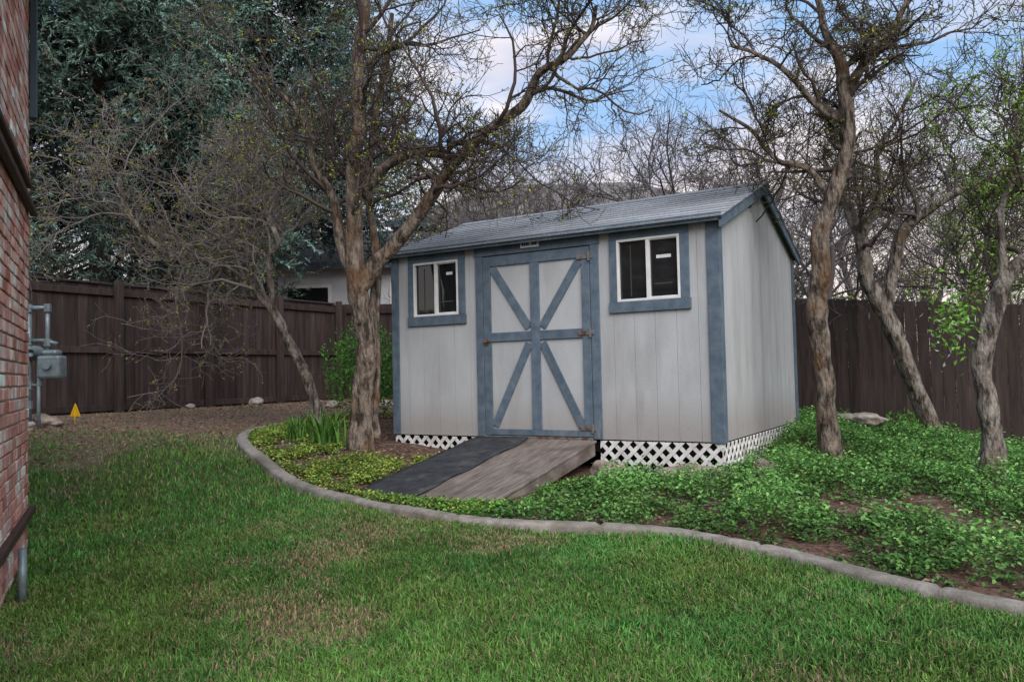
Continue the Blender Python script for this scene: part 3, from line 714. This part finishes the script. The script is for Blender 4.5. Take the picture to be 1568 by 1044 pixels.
def hero(name,limbs,mat,leaff,leafcol,levels=LV,leafsz=.03,seed=0,twig=m_twig):
    par=empty(name);tp=[];mains=[]
    for i,(pts,t0,n) in enumerate(limbs):
        A=np.array(pts,float);P=catmull(A[:,:3]/100,6);R=catmull(A[:,3:4]/100,6)[:,0]*.93
        P=P+.03*np.stack([vn(np.arange(len(P)),np.zeros(len(P)),3,seed+i*3+j)-.5 for j in range(3)],1)
        if i==0:
            R=R.copy();k=min(8,len(R));R[:k]*=1+.35*np.linspace(1,0,k)**2;P=np.vstack([P[0]-[0,0,.15],P]);R=np.concatenate([[R[0]*1.15],R])
        v,f,I=tube1(P,R,16,gn=.15,seed=seed+i);tp.append((v,f));mains.append((P,R,t0,n))
    V,F=merge(tp);mesh_np('trunk_and_limbs',V,[F],mat,par,smooth=True)
    lv=crown(mains,levels)
    V,F=tubes(lv[0][0],lv[0][1],5);br=[(V,F)]
    for P,R,S in lv[1:]: br.append(tubes(P,R,3))
    V,F=merge(br);mesh_np('branches_and_twigs',V,[F],twig,par,smooth=True)
    tips=np.concatenate([lv[-1][0][:,-1],lv[-1][0][:,1],lv[-2][0][:,-1]])
    s_=rng.random(len(tips))<leaff;tips=tips[s_]
    if len(tips):
        k=3;p=np.repeat(tips,k,axis=0)+rng.normal(0,.006,(len(tips)*k,3));n=len(p)
        d=rdir(n);d[:,2]+=.3
        V,F=leaves(p,d,rdir(n),leafsz*(.5+.8*rng.random(n)),leafsz*.45*(.6+.8*rng.random(n)))
        c=np.array(leafcol)[None]*(.5+.8*rng.random((n,1)));mesh_np('young_leaves',V,[F],m_leaf,par,cols=np.repeat(c,4,axis=0))
A_=[[(-556,615,-18,13.2),(-551,616,35,11.2),(-543,618,88,10.6),(-549,611,154,11.2),(-551,607,220,9.2),(-548,606,279,8.6),(-541,608,326,7.3),(-541,606,378,6.6),(-547,623,433,5.4),(-549,630,499,4.1),(-547,640,574,2.8)],
[(-547,612,154,9.2),(-530,621,180,8.6),(-494,630,214,7.2),(-468,633,243,6.4),(-447,632,266,5.7),(-410,641,297,5.3),(-375,650,318,5.0),(-356,649,342,4.0),(-327,654,356,3.0),(-311,663,377,2.4),(-298,658,396,1.8)],
[(-546,631,0,5.2),(-546,631,21,4.7),(-549,639,75,4.7),(-550,635,129,4.7),(-552,642,198,4.8),(-563,645,255,4.2),(-563,653,327,4.2),(-549,659,397,3.5),(-540,661,453,2.5)],
[(-551,610,161,7.3),(-569,609,202,6.),(-580,612,245,5.1),(-597,599,286,4.1),(-601,595,326,3.),(-623,580,361,2.4)],
[(-539,613,253,5.9),(-515,626,279,5.),(-492,651,291,4.),(-470,676,289,3.),(-440,705,301,2.1)]]
hero('apple_tree',[(A_[0],.42,17),(A_[1],.3,18),(A_[2],.5,9),(A_[3],.3,9),(A_[4],.3,7)],m_bark,.14,(.36,.40,.05),seed=3)
B_=[[(-717,728,2,8.1),(-725,721,46,7.3),(-739,710,87,6.9),(-758,697,136,6.5),(-771,688,160,6.1),(-797,670,189,5.2),(-828,651,210,4.4),(-847,628,209,4.),(-864,605,228,3.2),(-881,581,263,2.7),(-883,566,300,1.9)],
[(-761,694,144,4.8),(-764,689,209,4.4),(-754,694,233,3.6),(-774,692,275,3.3),(-787,694,319,2.5),(-803,682,377,1.6)]]
hero('crabapple_tree',[(B_[0],.42,24),(B_[1],.25,16)],m_bark2,.2,(.32,.31,.06),seed=5,twig=m_twig2)
C_=[[(-133,789,-31,10.9),(-136,785,16,9.1),(-136,783,52,8.8),(-141,778,101,9.7),(-137,779,143,9.1),(-134,778,182,8.5),(-120,785,227,7.8),(-110,789,269,7.2),(-109,787,311,6.6),(-112,785,342,5.4),(-123,788,370,4.3),(-132,792,412,3.1),(-136,788,455,1.9)],
[(-110,787,317,5.4),(-88,787,346,4.2),(-66,787,368,3.2),(-49,785,398,2.3)],
[(-111,787,287,3.6),(-133,774,306,3.3),(-152,760,331,2.7),(-175,746,352,2.1),(-198,732,362,1.5)],
[(-126,782,218,3.6),(-147,791,251,3.1),(-172,787,263,2.5),(-195,783,295,1.9),(-225,776,318,1.3)]]
LVs=[dict(LV[0],len=.85)]+LV[1:]
hero('apple_tree',[(C_[0],.55,12),(C_[1],.1,8),(C_[2],.25,8),(C_[3],.3,7)],m_bark,.09,(.32,.38,.05),levels=LVs,seed=8)
D_=[[(-61,1090,-44,13.3),(-79,1076,23,11),(-94,1065,70,10.6),(-106,1056,110,11),(-118,1047,142,11),(-130,1039,173,9.4),(-132,1036,212,7.8),(-144,1027,252,6.3),(-152,1020,291,4.7),(-140,1024,346,3.1)],
[(-112,1052,126,8.6),(-98,1057,188,7.8),(-88,1062,227,7),(-48,1061,253,5.4),(-15,1068,273,4.6),(18,1076,281,3.4),(57,1087,304,2.2)],
[(-131,1035,220,4.7),(-109,1046,271,4.3),(-114,1041,314,3.5),(-93,1053,352,2.7),(-70,1064,407,2.)]]
hero('apple_tree',[(D_[0],.6,10),(D_[1],.4,12),(D_[2],.2,10)],m_bark2,.12,(.30,.36,.06),seed=12)
E_=[[(-13,757,-47,14.5),(-5,760,-7,9.6),(-8,756,30,8.4),(-9,754,62,8.),(-1,757,104,7.6),(12,764,135,6.4),(33,775,156,5.3),(57,788,198,4.2),(78,798,250,2.7)],
[(-1,757,109,3.7),(8,761,146,3.2),(7,770,185,2.7),(23,789,230,2.2),(20,797,283,1.4)]]
hero('apple_tree',[(E_[0],.5,10),(E_[1],.25,7)],m_bark2,.4,(.26,.42,.07),levels=LVs,leafsz=.036,seed=15)
def shoots(name,c,r,n,col,sz):
    p=np.array(c)+rng.normal(size=(n,3))*np.array(r)
    V,F=leaves(p,rdir(n)+np.array([0,0,.2]),rdir(n),sz*(.6+.8*rng.random(n)),sz*.55*(.6+.8*rng.random(n)))
    cc=np.array(col)[None]*(.5+1.*rng.random((n,1)));fl_=rng.random(n)<.14;cc[fl_]=(.68,.65,.6)
    mesh_np(name,V,[F],m_leaf,cols=np.repeat(cc,4,axis=0))
shoots('flowering_shoot',(-.27,7.55,.98),(.10,.08,.15),280,(.19,.40,.06),.05)
n=420;x=np.where(rng.random(n)<.55,rng.uniform(-7.4,-4.7,n),rng.uniform(-3.,1.2,n));y=rng.uniform(4.8,9.5,n)
ok=inbed(x,y)&(y-curbY(x)>.15)&~shedbox(x,y,.1)&~rampbox(x,y);x,y=x[ok],y[ok];n=len(x);a=rng.uniform(0,6.28,n);l=.06+.22*rng.random(n)
tt=np.linspace(-.5,.5,4)[None]
px=x[:,None]+np.cos(a)[:,None]*l[:,None]*tt+rng.normal(0,.008,(n,4));py=y[:,None]+np.sin(a)[:,None]*l[:,None]*tt+rng.normal(0,.008,(n,4))
V,F=tubes(np.stack([px,py,gzz(px,py)+.02+.015*rng.random((n,4))],-1),np.full((n,4),.0035),4)
mesh_np('fallen_twigs',V,[F],m_twig2)
def bgtemplate(name,h,spread,leaff,leafcol,vert,n1=15,nn=(7,6,5),thin=1.):
    k=9
    z=np.linspace(0,h*.55,k);P=np.stack([np.cumsum(rng.normal(0,.14,k)),np.cumsum(rng.normal(0,.14,k)),z],1);R=np.linspace(.12,.05,k)
    P[0,:2]=0
    v,f,I=tube1(P,R,8,.08);br=[(v,f)]
    lv=crown([(P,R,.25,n1)],[dict(len=h*.36*spread,ang=(20,60),K=10,wig=.18,up=vert,rf=.55,tip=.010),dict(n=nn[0],len=.5,ang=(20,55),K=7,wig=.22,up=vert,rf=.6,tip=.006*thin),
      dict(n=nn[1],len=.5,ang=(20,60),K=5,wig=.24,up=vert,rf=.6,tip=.0045*thin),dict(n=nn[2],len=.45,ang=(20,60),K=3,wig=.24,up=vert,rf=.7,tip=.0035*thin)])
    for P_,R_,S in lv: br.append(tubes(P_,R_,3))
    V,F=merge(br)
    me1=mesh_np(name+'_wood',V,[F],m_bgbark,smooth=True);out=[me1.data];bpy.data.objects.remove(me1)
    if leaff>0:
        tips=np.concatenate([lv[-1][0][:,-1],lv[-1][0][:,1]]);tips=tips[rng.random(len(tips))<leaff];n=len(tips)
        V,F=leaves(tips,rdir(n),rdir(n),.06*(.5+.8*rng.random(n)),.04*(.6+.8*rng.random(n)))
        c=np.array(leafcol)[None]*(.5+.8*rng.random((n,1)));o=mesh_np(name+'_leaf',V,[F],m_leaf,cols=np.repeat(c,4,axis=0));out.append(o.data);bpy.data.objects.remove(o)
    return out
bgA=bgtemplate('bare_a',7.5,1.,0,None,.05);bgB=bgtemplate('bare_b',8.5,.9,.04,(.2,.2,.08),.07);bgC=bgtemplate('leafy_c',7.5,.95,.35,(.34,.46,.10),.10);bgD=bgtemplate('shrub_d',4.2,1.0,.6,(.42,.50,.09),.10,nn=(6,6,4))
bt=empty('background_trees')
def inst(t,x,y,s,rot,z=-.3):
    for me in t:
        o=bpy.data.objects.new('tree_part',me);link(o,bt);o.location=(x,y,z);o.scale=(s,s,s*random.uniform(.9,1.1));o.rotation_euler=(random.uniform(-.05,.05),random.uniform(-.05,.05),rot)
pos=[(bgA,-5.0,13.2,.98),(bgA,-6.6,12.7,.82),(bgB,-8.3,14.,.85),(bgB,-3.2,15.2,.9),(bgA,-2.2,13.1,.68),(bgB,-11,17.8,1.0),(bgA,-6,17.5,1.0),(bgA,.5,16,.8),(bgC,1.8,13.6,.85),(bgC,3.4,12.6,1.0),(bgB,-3,21,1.0),(bgC,4,18,1.0),(bgA,-16,27,1.2),(bgB,-1,25,1.0),(bgC,-22,14,1.2),(bgA,-7.5,25,1.1),(bgB,7,16,1.),(bgC,-.3,13.2,.72)]
for t,x,y,s in pos: inst(t,x,y,s,random.uniform(0,6.28))
for i in range(12): inst(bgD,-3.2+i*.7+random.uniform(-.3,.3),12.9+random.uniform(0,1.6),random.uniform(.65,.85),random.uniform(0,6.28),-.6)
for i in range(3): inst(bgD,-9.6+i*1.2,12.9+random.uniform(0,1.),random.uniform(.7,.85),random.uniform(0,6.28),-.2)
# ---------------------------------------------------------------- spruces
def spruce(name,x,y,h,rad,z0,nb,ztop):
    par=empty(name)
    tube=tube1([(x,y,-.3),(x,y,h*.5),(x,y,h)],[.22,.16,.03],10);mesh_np('trunk',tube[0],[tube[1]],m_sprbark,par,smooth=True)
    nlow=int(nb*.82)
    zz=np.concatenate([z0+(ztop-z0)*rng.random(nlow),ztop+(h-ztop)*rng.random(nb-nlow)])
    L_=rad*((h-zz)/(h-z0))**.75*rng.uniform(.65,1.1,nb)
    az=rng.uniform(0,6.283,nb);K=12;t=np.linspace(0,1,K)
    dr=.25*L_
    P=np.zeros((nb,K,3))
    P[:,:,0]=x+np.cos(az)[:,None]*L_[:,None]*t;P[:,:,1]=y+np.sin(az)[:,None]*L_[:,None]*t
    P[:,:,2]=zz[:,None]-dr[:,None]*np.sin(t*2.2)+.14*L_[:,None]*t**3
    R=np.maximum(.03*(1-t)[None]*(L_/rad)[:,None],.005)
    V,F=tubes(P,R,4)
    per=30
    tw,tr,tl=sub(P,R,.20*L_**.5+.28,np.full(nb,per),np.full(nb,.15),(35,75),5,.10,-.07,.5,.004)
    tw2,tr2,tl2=sub(tw,tr,tl*.55,np.full(len(tw),2),np.full(len(tw),.2),(35,65),3,.08,-.07,.5,.003)
    mesh_np('branches',V,[F],m_sprbark,par,smooth=True)
    btone=.5+1.0*rng.random(nb)
    VV=[];FF=[];CC=[];nn=0
    for TW,m_,pb in ((tw,18,per),(tw2,11,per*2)):
        Kt=TW.shape[1];n=len(TW)*m_;idx=np.repeat(np.arange(len(TW)),m_);u=rng.random(n)*(Kt-1);i0=np.clip(u.astype(int),0,Kt-2);fr=(u-i0)[:,None]
        p=TW[idx,i0]*(1-fr)+TW[idx,i0+1]*fr;d=TW[idx,i0+1]-TW[idx,i0];d/=np.linalg.norm(d,axis=1)[:,None]+1e-9
        q=rdir(n);q-=d*(q*d).sum(1)[:,None];q/=np.linalg.norm(q,axis=1)[:,None]+1e-9
        nd=d*.8+q*.6;nd/=np.linalg.norm(nd,axis=1)[:,None]
        ln=.085*(.7+.6*rng.random(n))[:,None];w=np.cross(nd,rdir(n));w/=np.linalg.norm(w,axis=1)[:,None];w*=.015
        V3=np.stack([p-w,p+w,p+nd*ln],1).reshape(-1,3)
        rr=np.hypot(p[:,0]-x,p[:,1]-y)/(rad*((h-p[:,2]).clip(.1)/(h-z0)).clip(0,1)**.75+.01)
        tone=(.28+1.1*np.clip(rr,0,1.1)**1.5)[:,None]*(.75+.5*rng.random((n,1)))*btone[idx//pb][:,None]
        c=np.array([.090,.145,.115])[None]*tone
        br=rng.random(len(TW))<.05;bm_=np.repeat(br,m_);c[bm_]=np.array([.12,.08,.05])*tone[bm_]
        VV.append(V3);FF.append(np.arange(n*3).reshape(n,3)+nn);nn+=n*3;CC.append(np.repeat(c,3,axis=0))
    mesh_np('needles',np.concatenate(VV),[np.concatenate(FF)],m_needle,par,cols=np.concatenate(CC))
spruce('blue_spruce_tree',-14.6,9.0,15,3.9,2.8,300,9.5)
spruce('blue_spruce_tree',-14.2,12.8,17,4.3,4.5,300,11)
# ---------------------------------------------------------------- neighbour houses
def house(name,cx_,cy_,ang,w,d,hz,rh,mw,z0=-.3):
    par=empty(name);ca,sa=math.cos(ang),math.sin(ang)
    def T3(u,v,z): return (cx_+ca*u-sa*v,cy_+sa*u+ca*v,z)
    def bxx(u0,u1,v0,v1,a,b_): return np.array([T3(u,v,z) for u in(u0,u1) for v in(v0,v1) for z in(a,b_)])
    solids('walls',[bxx(-w/2,w/2,-d/2,d/2,z0,hz)],mw,par)
    e=.4
    V=[T3(-w/2-e,-d/2-e,hz),T3(w/2+e,-d/2-e,hz),T3(w/2+e,d/2+e,hz),T3(-w/2-e,d/2+e,hz),T3(-w/2+d*.35,0,hz+rh),T3(w/2-d*.35,0,hz+rh)]
    me=bpy.data.meshes.new('roof');me.from_pydata(V,[],[(0,1,5,4),(1,2,5),(2,3,4,5),(3,0,4),(3,2,1,0)]);me.materials.append(m_hroof);link(bpy.data.objects.new('roof',me),par)
    solids('eaves',[bxx(-w/2-e,w/2+e,-d/2-e-.02,-d/2-e,hz-.15,hz+.02)],m_trim,par)
    ws=[];wg=[]
    for u in (-w*.3,0,w*.3):
        ws.append(bxx(u-.6,u+.6,-d/2-.05,-d/2-.01,hz-1.7,hz-.5));wg.append(bxx(u-.52,u+.52,-d/2-.07,-d/2-.052,hz-1.62,hz-.58))
    solids('window_frames',ws,m_white,par);solids('window_panes',wg,m_glass,par)
house('neighbor_house',-16.2,17.0,math.radians(29),9,5,3.5,1.3,m_hw)
house('neighbor_house',-12.2,24,math.radians(30),10,8,5.0,2.0,m_hb)
# ---------------------------------------------------------------- sky / light
w=bpy.data.worlds.new("World");scene.world=w;w.use_nodes=True;nt=w.node_tree;L=nt.links.new
bg=nt.nodes['Background'];sky=N(nt,'ShaderNodeTexSky',sky_type='NISHITA',sun_disc=False,air_density=1.0,dust_density=1.5)
tc=N(nt,'ShaderNodeTexCoord');mp=N(nt,'ShaderNodeMapping');mp.inputs['Scale'].default_value=(1,1,2.8);L(tc.outputs['Generated'],mp.inputs[0])
nz1=N(nt,'ShaderNodeTexNoise',i_Scale=3.6,i_Detail=6.0,i_Roughness=.55,i_Distortion=.4);L(mp.outputs[0],nz1.inputs['Vector'])
mr=N(nt,'ShaderNodeMapRange');mr.inputs[1].default_value=.42;mr.inputs[2].default_value=.62;L(nz1.outputs['Fac'],mr.inputs[0])
nz2=N(nt,'ShaderNodeTexNoise',i_Scale=4.0,i_Detail=3.0);L(mp.outputs[0],nz2.inputs['Vector'])
cc=N(nt,'ShaderNodeMix',data_type='RGBA');cc.inputs[6].default_value=(4.4,4.6,5.7,1);cc.inputs[7].default_value=(7.2,6.7,6.9,1)
mr2=N(nt,'ShaderNodeMapRange');mr2.inputs[1].default_value=.38;mr2.inputs[2].default_value=.56;L(nz2.outputs['Fac'],mr2.inputs[0]);L(mr2.outputs[0],cc.inputs[0])
sx=N(nt,'ShaderNodeSeparateXYZ');L(tc.outputs['Generated'],sx.inputs[0])
mh=N(nt,'ShaderNodeMapRange');mh.inputs[1].default_value=.04;mh.inputs[2].default_value=.30;mh.inputs[3].default_value=1;mh.inputs[4].default_value=0;L(sx.outputs[2],mh.inputs[0])
blue=N(nt,'ShaderNodeMix',data_type='RGBA');blue.inputs[0].default_value=.8;blue.inputs[7].default_value=(2.7,4.5,7.2,1);L(sky.outputs[0],blue.inputs[6])
mix=N(nt,'ShaderNodeMix',data_type='RGBA');L(mr.outputs[0],mix.inputs[0]);L(blue.outputs[2],mix.inputs[6]);L(cc.outputs[2],mix.inputs[7])
hz=N(nt,'ShaderNodeMix',data_type='RGBA');hz.inputs[7].default_value=(7.6,6.5,5.9,1);L(mh.outputs[0],hz.inputs[0]);L(mix.outputs[2],hz.inputs[6])
L(hz.outputs[2],bg.inputs[0]);bg.inputs[1].default_value=.15
sd=bpy.data.lights.new('sun','SUN');sd.energy=3.9;sd.angle=math.radians(55);sd.color=(1,.97,.935)
so=bpy.data.objects.new('sun',sd);link(so)
dirv=Vector((.66,-.58,.80)).normalized()
so.rotation_euler=dirv.to_track_quat('Z','Y').to_euler()
sky.sun_elevation=math.asin(dirv.z);sky.sun_rotation=math.atan2(dirv.x,dirv.y)
# ---------------------------------------------------------------- camera
yaw,p,ro=math.radians(31.1),math.radians(2.3),math.radians(1.24)
f=np.array([-math.sin(yaw)*math.cos(p),math.cos(yaw)*math.cos(p),math.sin(p)])
r0=np.array([math.cos(yaw),math.sin(yaw),0]);u0=np.cross(r0,f)
r=math.cos(ro)*r0-math.sin(ro)*u0;u=math.cos(ro)*u0+math.sin(ro)*r0
cd=bpy.data.cameras.new('camera');cd.sensor_width=36;cd.lens=36*1226/1568;cd.clip_end=3000;cd.clip_start=.05
co=bpy.data.objects.new('camera',cd);link(co)
co.matrix_world=Matrix([[r[0],u[0],-f[0],0],[r[1],u[1],-f[1],0],[r[2],u[2],-f[2],.64],[0,0,0,1]])
scene.camera=co
scene.view_settings.view_transform='Standard';scene.view_settings.look='None';scene.view_settings.exposure=0
